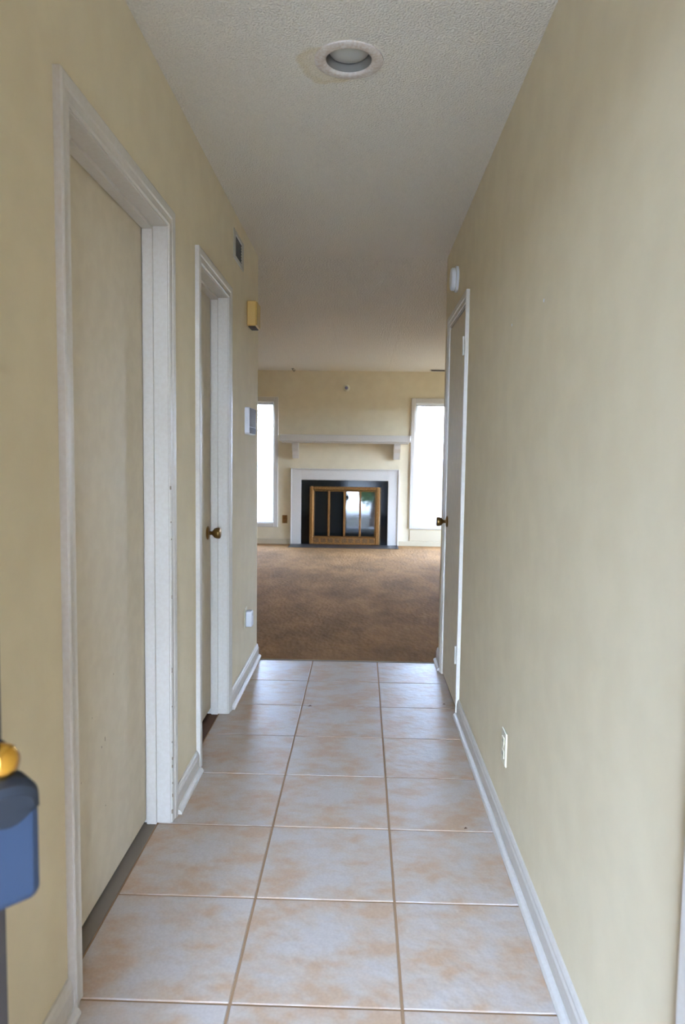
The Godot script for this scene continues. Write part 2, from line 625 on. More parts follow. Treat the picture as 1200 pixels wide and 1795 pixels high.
func tree(x: float, d: float, height: float, spread: float, sd: int, label: String) -> void:
	var rng := RandomNumberGenerator.new()
	rng.seed = sd
	var o := thing("tree", label, "tree", "trees across the front yard")
	var st := mb()
	var lean := rng.randf_range(-0.3, 0.3)
	var top := V(x + lean, height * 0.72 - 0.2, d)
	tube(st, [V(x, -0.22, d), V(x + lean * 0.3, height * 0.3, d), V(x + lean * 0.6, height * 0.5, d), top], 0.17, 0.05, 10)
	for k in 7:
		var a := rng.randf() * TAU
		var b := V(x + lean * 0.5, height * rng.randf_range(0.35, 0.55), d)
		var e := b + Vector3(cos(a) * spread * 0.7, height * rng.randf_range(0.1, 0.25), sin(a) * spread * 0.7)
		tube(st, [b, (b + e) / 2.0 + Vector3(0, 0.15, 0), e], 0.06, 0.02, 6)
	part(o, "trunk", st, M.bark)
	st = mb()
	var clumps := []
	for k in 16:
		var v := Vector3(rng.randfn(0, 0.45), rng.randfn(0, 0.4), rng.randfn(0, 0.45)).limit_length(1.0)
		clumps.append(V(x + lean, height * 0.68, d) + Vector3(v.x * spread, v.y * height * 0.3, v.z * spread))
	for k in 1500:
		var c: Vector3 = clumps[rng.randi() % clumps.size()] + Vector3(rng.randfn(0, 1), rng.randfn(0, 1), rng.randfn(0, 1)) * spread * 0.2
		var u := Vector3(rng.randfn(0, 1), rng.randfn(0, 1), rng.randfn(0, 1)).normalized() * 0.16
		var w := u.cross(Vector3(rng.randfn(0, 1), rng.randfn(0, 1), rng.randfn(0, 1)).normalized()).normalized() * 0.09
		var n := u.cross(w).normalized()
		quad(st, c - u, c + w, c + u, c - w, n)
	part(o, "foliage", st, M.leaf).set_meta("kind", "stuff")

# ------------------------------------------------------------------ scene
func _ready() -> void:
	# camera
	var cam := Camera3D.new()
	cam.name = "camera"
	add_child(cam)
	var yaw := 0.0265
	var pitch := 0.0775
	var roll := 0.0133
	var fw := Vector3(-sin(yaw) * cos(pitch), -sin(pitch), -cos(yaw) * cos(pitch))
	var rt := Vector3(cos(yaw), 0, -sin(yaw))
	var up := rt.cross(fw).normalized()
	cam.transform = Transform3D(Basis(rt * cos(roll) + up * sin(roll), up * cos(roll) - rt * sin(roll), -fw), V(0, 1.27, 0))
	cam.near = 0.05
	cam.far = 300.0
	var lens := CameraAttributesPhysical.new()
	lens.frustum_focal_length = 16.75
	lens.exposure_aperture = 3.0
	lens.frustum_focus_distance = 2.9
	cam.attributes = lens
	cam.fov = 71.25
	cam.current = true

	# sky and exposure
	var sky := ProceduralSkyMaterial.new()
	sky.sky_top_color = Color(0.62, 0.735, 0.93)
	sky.sky_horizon_color = Color(0.80, 0.875, 0.99)
	sky.sky_curve = 0.22
	sky.ground_bottom_color = Color(0.30, 0.31, 0.28)
	sky.ground_horizon_color = Color(0.5, 0.52, 0.52)
	sky.sky_energy_multiplier = 8.5
	sky.ground_energy_multiplier = 2.0
	var sun := DirectionalLight3D.new()      # the sun stands behind the house, over the back yard
	sun.name = "sun"
	sun.light_color = Color(1.0, 0.91, 0.76)
	sun.light_energy = 8.5
	sun.light_angular_distance = 0.6
	sun.shadow_enabled = true
	add_child(sun)
	sun.look_at_from_position(Vector3.ZERO, Vector3(-0.50, -0.83, 0.22), Vector3.UP)
	var env := Environment.new()
	env.background_mode = Environment.BG_SKY
	env.sky = Sky.new()
	env.sky.sky_material = sky
	env.tonemap_mode = Environment.TONE_MAPPER_LINEAR
	env.tonemap_exposure = 0.74
	env.sdfgi_enabled = true
	env.ssao_enabled = true
	env.ssil_enabled = true
	var we := WorldEnvironment.new()
	we.name = "environment"
	we.environment = env
	add_child(we)

	make_materials()
	build_shell()
	build_floor()
	build_doors()
	build_fireplace()
	build_fittings()
	build_entrance()
	build_outdoors()

func build_shell() -> void:
	var yt := 2.005 + 0.018
	# hall walls with their door openings
	var st := mb()
	var cuts := [[1.575 - 0.018, 2.36 + 0.018], [2.83 - 0.018, 3.41 + 0.018]]
	var from := DB
	for c in cuts:
		box(st, XL - 0.112, XL, 0, HC, from, c[0])
		box(st, XL - 0.112, XL, yt, HC, c[0], c[1])
		from = c[1]
	box(st, XL - 0.112, XL, 0, HC, from, DE)
	struct_mesh("wall_left", st, M.wall, "cream painted hall wall with two recessed doors", "wall")
	st = mb()
	box(st, XR, XR + 0.112, 0, HC, DB, 3.51 - 0.018)
	box(st, XR, XR + 0.112, yt, HC, 3.51 - 0.018, 4.14 + 0.018)
	box(st, XR, XR + 0.112, 0, HC, 4.14 + 0.018, DE)
	var wr := struct_mesh("wall_right", st, M.wall, "long blank cream hall wall with a low outlet", "wall")
	for p in [[1.707, 2.028, 0.0055], [1.717, 2.452, 0.005]]:
		st = mb()
		lathe(st, V(XR, p[0], p[1]), Vector3(-1, 0, 0), [Vector2(p[2], 0.0), Vector2(p[2] * 0.8, 0.0012), Vector2(0, 0.0015)], 10)
		part(wr, "filled_hole", st, M.white_plastic, "small white dab of filler")
	# far wall: two windows and the firebox opening
	st = mb()
	var xs := [LX0, -1.80, -1.25, -0.70, 0.235, 0.737, 1.287, LX1]
	box(st, xs[0], xs[1], 0, HC, DF, DF + 0.15)
	box(st, xs[1], xs[2], 0, 0.305, DF, DF + 0.15)
	box(st, xs[1], xs[2], 2.045, HC, DF, DF + 0.15)
	box(st, xs[2], xs[3], 0, HC, DF, DF + 0.15)
	box(st, xs[3], xs[4], 0.80, HC, DF, DF + 0.15)
	box(st, xs[4], xs[5], 0, HC, DF, DF + 0.15)
	box(st, xs[5], xs[6], 0, 0.305, DF, DF + 0.15)
	box(st, xs[5], xs[6], 2.045, HC, DF, DF + 0.15)
	box(st, xs[6], xs[7], 0, HC, DF, DF + 0.15)
	struct_mesh("wall_far", st, M.wall, "cream living room wall with fireplace and two tall windows", "wall")
	# living room sides, hall ends, front wall
	st = mb()
	box(st, LX0 - 0.15, LX0, 0, HC, -0.25, DF + 0.15)
	struct_mesh("wall_outer_left", st, M.wall, "side wall of the house beyond the hall closets", "wall")
	st = mb()
	box(st, LX1, LX1 + 0.15, 0, HC, -0.25, WD0)
	box(st, LX1, LX1 + 0.15, 0, 0.3, WD0, WD1)
	box(st, LX1, LX1 + 0.15, 2.05, HC, WD0, WD1)
	box(st, LX1, LX1 + 0.15, 0, HC, WD1, DF + 0.15)
	struct_mesh("wall_outer_right", st, M.wall, "side wall of the house beyond the hall", "wall")
	st = mb()
	box(st, LX0, XL - 0.112, 0, HC, DE - 0.112, DE)
	struct_mesh("wall_living_left", st, M.wall, "living room wall beside the hall mouth behind the closets", "wall")
	st = mb()
	box(st, XR + 0.112, LX1, 0, HC, DE - 0.112, DE)
	struct_mesh("wall_living_right", st, M.wall, "living room wall beside the hall mouth behind the plain door", "wall")
	st = mb()
	box(st, LX0, -0.53, 0, HC, -0.25, DB)
	box(st, 0.43, LX1, 0, HC, -0.25, DB)
	box(st, -0.53, 0.43, 2.06, HC, -0.25, DB)
	struct_mesh("wall_front", st, M.wall, "front wall of the house round the entrance door", "wall")
	# ceilings
	st = mb()
	var hx := -0.059
	var hd := 2.268
	var hr := 0.070
	box(st, XL, XR, HC, HC + 0.2, DB, hd - hr)
	box(st, XL, XR, HC, HC + 0.2, hd + hr, DE)
	box(st, XL, hx - hr, HC, HC + 0.2, hd - hr, hd + hr)
	box(st, hx + hr, XR, HC, HC + 0.2, hd - hr, hd + hr)
	var ch := struct_mesh("ceiling_hall", st, hall_ceiling_material(), "rough textured hall ceiling with a stain beside the lamp", "ceiling")
	st = mb()
	box(st, hx - hr, hx + hr, HC + 0.14, HC + 0.2, hd - hr, hd + hr)
	part(ch, "lamp_recess", st, M.dark)
	st = mb()
	box(st, LX0, LX1, HC, HC + 0.2, DE, DF + 0.15)
	box(st, LX0 - 0.15, XL, HC, HC + 0.2, -0.25, DE)
	box(st, XR, LX1 + 0.15, HC, HC + 0.2, -0.25, DE)
	struct_mesh("ceiling", st, M.ceiling, "textured living room ceiling with a small dark vent", "ceiling")
	# baseboards
	st = mb()
	baseboard(st, XL, 1.0, DB, 1.513)
	baseboard(st, XL, 1.0, 2.421, 2.769)
	baseboard(st, XL, 1.0, 3.471, DE)
	struct_mesh("baseboard_left", st, M.trim, "white moulded baseboard along the wall with two doors", "baseboard")
	st = mb()
	baseboard(st, XR, -1.0, 1.02, 3.449)
	baseboard(st, XR, -1.0, 4.201, DE)
	struct_mesh("baseboard_right", st, M.trim, "white moulded baseboard under the long blank wall", "baseboard")
	st = mb()
	box(st, LX0, -1.0, 0, 0.085, DF - 0.012, DF, 0.004)
	box(st, 0.52, LX1, 0, 0.075, DF - 0.014, DF, 0.004)
	struct_mesh("baseboard_far", st, M.brown_trim, "cream painted baseboard on both sides of the fireplace", "baseboard")
	st = mb()
	box(st, 0.692, 1.34, 0.078, 0.236, DF - 0.009, DF, 0.002)
	struct_mesh("trim_1", st, M.brown_trim, "cream patch panel below the window beside the fireplace", "panel")
	st = mb()
	box(st, XR - 0.016, XR, 0, 2.1, 0.955, 1.02, 0.004)
	struct_mesh("trim_2", st, M.trim, "white door casing at the bright edge of the blank wall", "trim")

	window("window_1", "tall narrow window beside the mantel, half hidden by the keypad wall", -1.80, -1.25, 0.305, 2.045)
	window("window_2", "tall narrow window beside the mantel, behind the plain door's knob", 0.737, 1.287, 0.305, 2.045)
	side_window("window_3", "wide side window of the living room, past the flush door", LX1, 1.0)
	blinds("white mini blind beyond the wall keypad, neatly hung", -1.785, -1.272, 0.32, 2.03, false)
	blinds("white mini blind with bent slats near its bottom corner", 0.752, 1.272, 0.32, 2.03, true)

func build_floor() -> void:
	var st := mb()
	box(st, LX0, LX1, -0.25, -0.02, -0.25, DF + 0.15)
	box(st, -0.690, XR, -0.02, -0.003, DB, 4.357)
	var fl := structure("floor", "beige and peach square ceramic tile hall floor with tan grout", "floor")
	part(fl, "grout", st, M.grout)
	var cols := [-0.6872, -0.2876, 0.1121, XR]
	var rng := RandomNumberGenerator.new()
	rng.seed = 17
	var last := -1
	for r in 12:
		var d1 := 4.3548 - r * TILE
		var d0 := maxf(d1 - TILE, DB)
		if d1 - d0 < 0.03:
			continue
		for c in 3:
			var k: int = rng.randi() % int(M.tiles.size())
			if k == last:
				k = (k + 1) % M.tiles.size()
			last = k
			st = mb()
			var g := 0.0036
			var lift := rng.randf_range(-0.0004, 0.0004)
			box(st, cols[c] + g, cols[c + 1] - (g if c < 2 else 0.0), -0.018, lift, d0 + g, d1 - g, 0.0014)
			part(fl, "tile", st, M.tiles[k])
	# carpet
	st = mb()
	box(st, LX0, LX1, -0.02, 0.006, DE, 9.80, 0.0)
	box(st, XL - 0.02, XR + 0.02, -0.02, 0.006, 4.368, DE, 0.0)
	box(st, LX0, -1.01, -0.02, 0.006, 9.80, DF)
	box(st, 0.525, LX1, -0.02, 0.006, 9.80, DF)
	struct_mesh("floor_carpet", st, M.carpet, "worn tan carpet covering the living room floor", "carpet")
	st = mb()
	box(st, XL, XR, -0.01, 0.003, 4.3555, 4.372, 0.002)
	struct_mesh("trim_3", st, M.slab, "thin dark strip where tile meets carpet", "trim")
	# closet floors behind the doors
	st = mb()
	box(st, LX0, -0.690, -0.02, -0.006, DB, DE - 0.112)
	box(st, XR, LX1, -0.02, -0.006, DB, DE - 0.112)
	struct_mesh("floor_closets", st, M.slab, "bare brown floor showing in the gaps under the doors", "floor")
	# crumbs on the tiles
	for p in [[-0.246, 3.546, 0.012, "curled brown leaf crumb on a tile joint in mid hall"], [0.375, 2.375, 0.007, "dark speck of debris on the tiles near the outlet wall"], [0.442, 3.616, 0.008, "dark leaf crumb on the tiles by the plain door"]]:
		var o := thing("leaf_crumb", p[3], "debris", "crumbs on the hall tiles", V(p[0], 0.0, p[1]))
		st = mb()
		var s: float = p[2]
		var a := Vector3(-s, 0.0006, s * 0.3)
		var b := Vector3(-s * 0.1, 0.004, -s * 0.7)
		var c := Vector3(s, 0.0008, -s * 0.2)
		var e := Vector3(s * 0.2, 0.0035, s * 0.6)
		face(st, a, b, c, e, Vector3(0, -1, 0))
		face(st, a + Vector3(0, -0.0006, 0), b - Vector3(0, 0.0036, 0), c - Vector3(0, 0.0008, 0), e - Vector3(0, 0.0034, 0), Vector3(0, 1, 0))
		part(o, "blade", st, M.leaf_bit)

func build_doors() -> void:
	var o := left_door("door_1", "wide flat closet door with a round finger pull, close by", 1.575, 2.36, 2.005, 0.014)
	var st := mb()
	lathe(st, V(-0.7245, 0.868, 1.69), Vector3(1, 0, 0), [Vector2(0.0, -0.006), Vector2(0.021, -0.006), Vector2(0.023, 0.0), Vector2(0.026, 0.0015), Vector2(0.027, 0.0)], 28)
	part(o, "finger_pull", st, M.black_plastic, "dark round recessed pull")
	st = mb()
	box(st, -0.752, -0.689, -0.006, -0.001, 1.575, 2.36, 0.001)
	part(o, "threshold", st, M.track, "grey worn strip under the door")
	for p in [[0.453, 1.975, 0.006, 0.002], [0.44, 1.948, 0.003, 0.0015], [0.405, 1.798, 0.002, 0.0012], [0.256, 1.973, 0.0022, 0.0014], [0.62, 2.05, 0.002, 0.001], [0.55, 1.88, 0.0016, 0.001]]:
		st = mb()
		box(st, -0.7251, -0.7246, p[0] - p[2], p[0] + p[2], p[1] - p[3], p[1] + p[3])
		part(o, "scuff", st, M.scuff)
	var rng := RandomNumberGenerator.new()
	rng.seed = 9
	for k in 14:                          # paint chipped to brown wood on the far casing's inner edge, mostly low down
		var y := 0.02 + pow(rng.randf(), 1.6) * 1.15
		st = mb()
		var hh := rng.randf_range(0.002, 0.007)
		var dd := 2.3645 + rng.randf_range(0.0, 0.003)
		box(st, XL + 0.0085, XL + 0.0136, y - hh, y + hh, dd - 0.0008, dd + rng.randf_range(0.001, 0.003))
		part(o, "chip", st, M.scuff, "chipped spot in the white paint")
	o = left_door("door_2", "narrow flat closet door with an aged brass knob", 2.83, 3.41, 2.005, 0.03)
	knob(o, V(-0.7245, 0.902, 3.335), Vector3(1, 0, 0), M.old_brass)
	st = mb()
	box(st, -0.80, -0.6895, -0.006, -0.001, 2.83, 3.41, 0.001)
	part(o, "threshold", st, M.leaf_bit, "dark brown strip under the door")
	# door on the right wall, flush with its casing
	o = structure("door_3", "flat door flush with the long blank wall, knob toward the living room", "door")
	st = mb()
	casing(st, XR, -1.0, 3.506, 4.144, 2.009, 0.056)
	part(o, "casing", st, M.trim, "white moulded door casing")
	for e in [[3.492, 3.51], [4.14, 4.158]]:
		st = mb()
		box(st, XR - 0.004, XR + 0.112, 0, 2.023, e[0], e[1], 0.001)
		part(o, "jamb", st, M.trim)
	st = mb()
	box(st, XR - 0.004, XR + 0.112, 2.005, 2.023, 3.51, 4.14, 0.001)
	part(o, "head_jamb", st, M.trim)
	st = mb()
	box(st, 0.491, 0.526, 0.012, 1.995, 3.514, 4.131, 0.0015)
	part(o, "door_slab", st, M.door, "flat cream painted door leaf")
	for y in [0.29, 1.81]:
		st = mb()
		tube(st, [V(0.481, y - 0.045, 3.517), V(0.481, y + 0.045, 3.517)], 0.007, 0.007, 10)
		box(st, 0.482, 0.4915, y - 0.045, y + 0.045, 3.513, 3.535, 0.0005)
		part(o, "hinge", st, M.trim, "painted white hinge")
	knob(o, V(0.4905, 0.908, 4.07), Vector3(-1, 0, 0), M.old_brass)

func build_fireplace() -> void:
	var cx := -0.243
	var o := thing("fireplace", "fireplace with white surround, black stone facing and brass glass doors", "fireplace")
	# white flat surround
	for b in [[-1.0, -0.862, 0.0, 1.08], [0.374, 0.517, 0.0, 1.08], [-0.862, 0.374, 0.932, 1.08]]:
		var s0 := mb()
		box(s0, b[0], b[1], b[2], b[3], DF - 0.022, DF, 0.003)
		part(o, "surround_board", s0, M.trim, "white flat surround board")
	var st := mb()
	for b in [[-1.012, -0.998, 0.0, 1.094], [0.515, 0.529, 0.0, 1.094]]:
		box(st, b[0], b[1], b[2], b[3], DF - 0.032, DF, 0.003)
	box(st, -0.998, 0.515, 1.080, 1.094, DF - 0.032, DF, 0.003)
	part(o, "edge_moulding", st, M.trim)
	# polished stone facing
	for b in [[-0.862, -0.742, 0.0, 0.932], [0.272, 0.374, 0.0, 0.932], [-0.742, 0.272, 0.835, 0.932]]:
		st = mb()
		box(st, b[0], b[1], b[2], b[3], DF - 0.014, DF + 0.01, 0.001)
		part(o, "stone_slab", st, M.granite, "polished black speckled stone")
	# hearth
	st = mb()
	box(st, -1.008, 0.522, -0.02, 0.012, 9.80, DF - 0.001, 0.003)
	part(o, "hearth_slab", st, M.slate, "dark stone hearth set flush in the carpet")
	# firebox behind the doors
	st = mb()
	var bk := DF + 0.55
	box(st, -0.72, -0.70, -0.02, 0.82, DF + 0.01, bk)
	box(st, 0.235, 0.255, -0.02, 0.82, DF + 0.01, bk)
	box(st, -0.72, 0.255, -0.02, 0.82, bk, bk + 0.05)
	box(st, -0.70, 0.235, 0.80, 0.82, DF + 0.15, bk)
	box(st, -0.70, 0.235, -0.02, 0.0, DF, bk)
	part(o, "firebox", st, M.dark)
	# brass door set
	var f := Node3D.new()
	f.name = "glass_doors"
	o.add_child(f)
	f.position = V(cx, 0.014, DF - 0.030)
	f.rotation.x = deg_to_rad(-2.2)
	var hw := 0.497
	for b in [[-hw, -hw + 0.05, 0.0, 0.83], [hw - 0.05, hw, 0.0, 0.83]]:
		st = mb()
		box(st, b[0], b[1], b[2], b[3], -0.02, 0.025, 0.006)
		part(f, "frame", st, M.worn_brass)
	st = mb()
	box(st, -hw + 0.05, hw - 0.05, 0.775, 0.83, -0.02, 0.025, 0.006)
	part(f, "frame", st, M.worn_brass)
	st = mb()
	box(st, -hw + 0.05, hw - 0.05, 0.0, 0.105, -0.016, 0.025, 0.004)
	var gp := part(f, "grille", st, M.worn_brass, "tarnished brass lower grille")
	for row in 3:
		for k in 9:
			st = mb()
			box(st, -hw + 0.065 + k * 0.0985, -hw + 0.14 + k * 0.0985, 0.034 + row * 0.02, 0.043 + row * 0.02, -0.0168, -0.0155)
			part(gp, "slot", st, M.dark)
	var iw := (2.0 * hw - 0.1) / 4.0
	for k in 4:
		var x0 := -hw + 0.05 + k * iw
		var x1 := x0 + iw
		st = mb()
		var e := 0.014
		box(st, x0 + 0.001, x0 + e, 0.108, 0.772, -0.008, 0.006, 0.002)
		box(st, x1 - e, x1 - 0.001, 0.108, 0.772, -0.008, 0.006, 0.002)
		box(st, x0 + e, x1 - e, 0.108, 0.12, -0.008, 0.006, 0.002)
		box(st, x0 + e, x1 - e, 0.757, 0.772, -0.008, 0.006, 0.002)
		part(f, "panel_frame", st, M.worn_brass)
		st = mb()
		quad(st, Vector3(x0 + e, 0.12, 0), Vector3(x1 - e, 0.12, 0), Vector3(x1 - e, 0.757, 0), Vector3(x0 + e, 0.757, 0), Vector3(0, 0, 1))
		part(f, "pane", st, M.smoked_glass, "smoked glass pane")
	st = mb()
	lathe(st, Vector3(hw - 0.02, 0.46, 0.018), Vector3(0, 0, 1), [Vector2(0.005, 0), Vector2(0.005, 0.012), Vector2(0.011, 0.018), Vector2(0.01, 0.026), Vector2(0, 0.029)], 14)
	part(f, "handle", st, M.worn_brass)
	# mantel shelf with two brackets
	o = thing("mantel_shelf", "long white mantel shelf on two brackets above the fireplace", "mantel")
	st = mb()
	box(st, -1.155, 0.672, 1.475, 1.57, 9.985, DF, 0.006)
	box(st, -1.13, 0.647, 1.455, 1.475, 10.01, DF, 0.004)
	part(o, "shelf", st, M.trim)
	for x in [-0.945, 0.487]:
		st = mb()
		var rows := []
		for s in [-0.045, 0.045]:
			rows.append([V(x + s, 1.455, DF), V(x + s, 1.455, DF - 0.14), V(x + s, 1.425, DF - 0.142), V(x + s, 1.38, DF - 0.12), V(x + s, 1.33, DF - 0.07), V(x + s, 1.27, DF - 0.045), V(x + s, 1.235, DF - 0.04), V(x + s, 1.235, DF)])
		loft(st, rows)
		part(o, "bracket", st, M.trim)

func outlet(called: String, label: String, at: Vector3, n: Vector3, plate: Material, group := "") -> Node3D:
	# duplex outlet; n points out of the wall
	var o := thing(called, label, "outlet", group, at)
	o.basis = Basis(n.cross(Vector3.UP) * -1.0, Vector3.UP, n)
	var st := mb()
	box(st, -0.036, 0.036, -0.0585, 0.0585, -0.006, 0.0, 0.003)
	part(o, "plate", st, plate)
	for y in [-0.0225, 0.0225]:
		st = mb()
		box(st, -0.0165, 0.0165, y - 0.014, y + 0.014, -0.0085, -0.005, 0.003)
		var s := part(o, "socket", st, plate)
		st = mb()
		box(st, -0.0075, -0.005, y - 0.004, y + 0.006, -0.0088, -0.0084)
		box(st, 0.005, 0.0075, y - 0.004, y + 0.006, -0.0088, -0.0084)
		part(s, "slot", st, M.dark)
	st = mb()
	lathe(st, Vector3(0, 0, 0.0055), Vector3(0, 0, 1), [Vector2(0.003, 0), Vector2(0.0025, 0.0015), Vector2(0, 0.0018)], 10)
	part(o, "screw", st, plate)
	return o

func build_fittings() -> void:
	# recessed ceiling lamp, switched off
	var o := thing("recessed_light", "round recessed ceiling light, switched off, with a stained trim ring", "ceiling light", "", V(-0.059, HC, 2.268))
	var st := mb()
	lathe(st, Vector3.ZERO, Vector3(0, -1, 0), [Vector2(0.1045, 0.0), Vector2(0.104, 0.004), Vector2(0.098, 0.0065), Vector2(0.08, 0.0075), Vector2(0.073, 0.006), Vector2(0.0695, 0.0)], 48)
	part(o, "trim_ring", st, M.ring, "off-white stained trim ring")
	st = mb()
	lathe(st, Vector3.ZERO, Vector3(0, 1, 0), [Vector2(0.0695, 0.0), Vector2(0.069, 0.05), Vector2(0.066, 0.12), Vector2(0.0, 0.125)], 40)
	part(o, "housing", st, M.can)
	st = mb()
	lathe(st, Vector3(0, 0.082, 0), Vector3(0, -1, 0), [Vector2(0.028, 0.0), Vector2(0.045, 0.028), Vector2(0.060, 0.050), Vector2(0.0615, 0.056), Vector2(0.058, 0.062), Vector2(0.042, 0.070), Vector2(0.02, 0.0745), Vector2(0.0, 0.0755)], 40)
	part(o, "bulb", st, M.lens, "frosted flood bulb")
	# air vent high on the left wall
	o = thing("air_vent", "small metal air vent high on the wall above the brass-knob door", "vent", "", V(XL, 2.31, 3.72))
	st = mb()
	box(st, 0.0, 0.006, -0.072, 0.072, -0.14, -0.10, 0.002)
	box(st, 0.0, 0.006, -0.072, 0.072, 0.08, 0.14, 0.002)
	box(st, 0.0, 0.006, 0.05, 0.072, -0.10, 0.08, 0.002)
	box(st, 0.0, 0.006, -0.072, -0.05, -0.10, 0.08, 0.002)
	part(o, "frame", st, M.vent_grey)
	st = mb()
	box(st, 0.0005, 0.0015, -0.05, 0.05, -0.10, 0.08)
	part(o, "backing", st, M.vent_dark)
	for k in 7:
		st = mb()
		box(st, 0.0015, 0.0045, -0.046 + k * 0.0145, -0.0415 + k * 0.0145, -0.10, 0.08, 0.0005)
		part(o, "louver", st, M.vent_dark)
	# door chime
	o = thing("door_chime", "yellowed door chime box high at the end of the wall", "door chime", "", V(XL, 1.985, 4.0))
	st = mb()
	box(st, 0.0, 0.050, 0.0, 0.135, 0.0, 0.14, 0.004)
	part(o, "cover", st, M.yellowed)
	st = mb()
	box(st, 0.050, 0.056, 0.004, 0.131, 0.006, 0.134, 0.002)
	part(o, "front_panel", st, M.yellowed_front)
	st = mb()
	box(st, 0.006, 0.046, -0.006, 0.001, 0.012, 0.128, 0.002)  # dark strip along the bottom of the chime
	part(o, "dark_bottom", st, M.vent_dark)
	# keypad at eye height
	o = thing("wall_keypad", "white wall keypad with a grey face and dark lower strip", "keypad", "", V(XL, 1.385, 3.935))
	st = mb()
	var rg := []
	for e in [[0.0, 0.0], [0.020, 0.0], [0.026, 0.004]]:
		var ring := []
		for p in rounded(0.0, 0.235, 0.0, 0.15, 0.014, 0.014, e[1]):
			ring.append(Vector3(e[0], p.y, -p.x))
		rg.append(ring)
	loft(st, rg)
	part(o, "case", st, M.white_plastic)
	st = mb()
	box(st, 0.0255, 0.0275, 0.042, 0.146, 0.005, 0.230, 0.0008)
	part(o, "face_cover", st, M.grey_face)
	st = mb()
	box(st, 0.0255, 0.0275, 0.006, 0.041, 0.005, 0.230, 0.0008)
	part(o, "display", st, M.black_plastic)
	# outlet with a plugged-in device low on the left wall
	outlet("wall_outlet", "cream wall outlet low on the wall behind a white plug-in", V(XL, 0.355, 3.97), Vector3(1, 0, 0), M.cream_plastic)
	o = thing("plug_in_device", "white plug-in box on the low outlet under the keypad", "plug-in", "", V(XL + 0.009, 0.31, 3.925))
	st = mb()
	box(st, 0.0, 0.036, 0.0, 0.088, 0.0, 0.055, 0.005)
	part(o, "body", st, M.white_plastic)
	st = mb()
	for k in 3:
		box(st, 0.0355, 0.0366, 0.06 + k * 0.006, 0.062 + k * 0.006, 0.015, 0.04)
	part(o, "vent_slot", st, M.vent_grey)
	outlet("wall_outlet", "cream wall outlet low on the long blank wall", V(XR, 0.303, 2.35), Vector3(-1, 0, 0), M.cream_plastic)
	var br := outlet("wall_outlet", "small brown outlet on the far wall beside the fireplace", V(-1.095, 0.364, DF), Vector3(0, 0, 1), M.worn_brass)
	br.set_meta("category", "outlet")
	# smoke detector above the right door
	o = thing("smoke_detector", "round white smoke detector on the wall above the flush door", "smoke detector", "", V(XR, 2.222, 3.92))
	st = mb()
	lathe(st, Vector3.ZERO, Vector3(-1, 0, 0), [Vector2(0.068, 0.0), Vector2(0.068, 0.012), Vector2(0.062, 0.014)], 36)
	part(o, "base_plate", st, M.white_plastic)
	st = mb()
	lathe(st, Vector3.ZERO, Vector3(-1, 0, 0), [Vector2(0.060, 0.014), Vector2(0.060, 0.03), Vector2(0.054, 0.037), Vector2(0.04, 0.039), Vector2(0.0, 0.040)], 36)
	part(o, "cover", st, M.white_plastic)
	st = mb()
	lathe(st, Vector3.ZERO, Vector3(-1, 0, 0), [Vector2(0.061, 0.0135), Vector2(0.061, 0.0165)], 36)
	part(o, "sensing_slot", st, M.vent_grey)
	# small sensor on the far wall
	o = thing("wall_sensor", "tiny white sensor high on the wall above the mantel", "sensor", "", V(-0.237, 2.235, DF))
	st = mb()
	lathe(st, Vector3.ZERO, Vector3(0, 0, 1), [Vector2(0.05, 0), Vector2(0.048, 0.006), Vector2(0.03, 0.012), Vector2(0.0, 0.013)], 24)
	part(o, "base_plate", st, M.cream_plastic)
	st = mb()
	lathe(st, Vector3(0, 0, 0.012), Vector3(0, 0, 1), [Vector2(0.024, 0), Vector2(0.022, 0.012), Vector2(0.012, 0.018), Vector2(0, 0.02)], 20)
	part(o, "dome", st, mat(120, 112, 138, 0.3), "violet grey lens")
	# ceiling hook and ceiling vent near the far wall
	o = thing("ceiling_hook", "small dark hook in the ceiling near the far wall", "hook", "", V(-0.975, HC, 9.95))
	st = mb()
	tube(st, [Vector3(0, 0, 0), Vector3(0, -0.02, 0), Vector3(0.02, -0.04, 0), Vector3(0.03, -0.025, 0), Vector3(0.025, -0.012, 0)], 0.006, 0.004, 8)
	part(o, "hook_bend", st, M.vent_dark)
	st = mb()
	lathe(st, Vector3.ZERO, Vector3(0, -1, 0), [Vector2(0.02, 0), Vector2(0.018, 0.005), Vector2(0, 0.006)], 16)
	part(o, "base_plate", st, M.vent_dark)
	o = thing("ceiling_register", "dark slotted air register in the living room ceiling", "vent", "", V(1.06, HC, 9.95))
	st = mb()
	box(st, -0.15, 0.15, -0.006, 0.0, -0.07, -0.05, 0.001)
	box(st, -0.15, 0.15, -0.006, 0.0, 0.05, 0.07, 0.001)
	box(st, -0.15, -0.13, -0.006, 0.0, -0.05, 0.05, 0.001)
	box(st, 0.13, 0.15, -0.006, 0.0, -0.05, 0.05, 0.001)
	part(o, "frame", st, M.vent_grey)
	st = mb()
	box(st, -0.13, 0.13, -0.003, -0.0005, -0.05, 0.05)
	part(o, "backing", st, M.dark)
	for k in 6:
		st = mb()
		box(st, -0.13, 0.13, -0.012, -0.003, -0.047 + k * 0.017, -0.043 + k * 0.017)
		part(o, "louver", st, M.vent_dark)

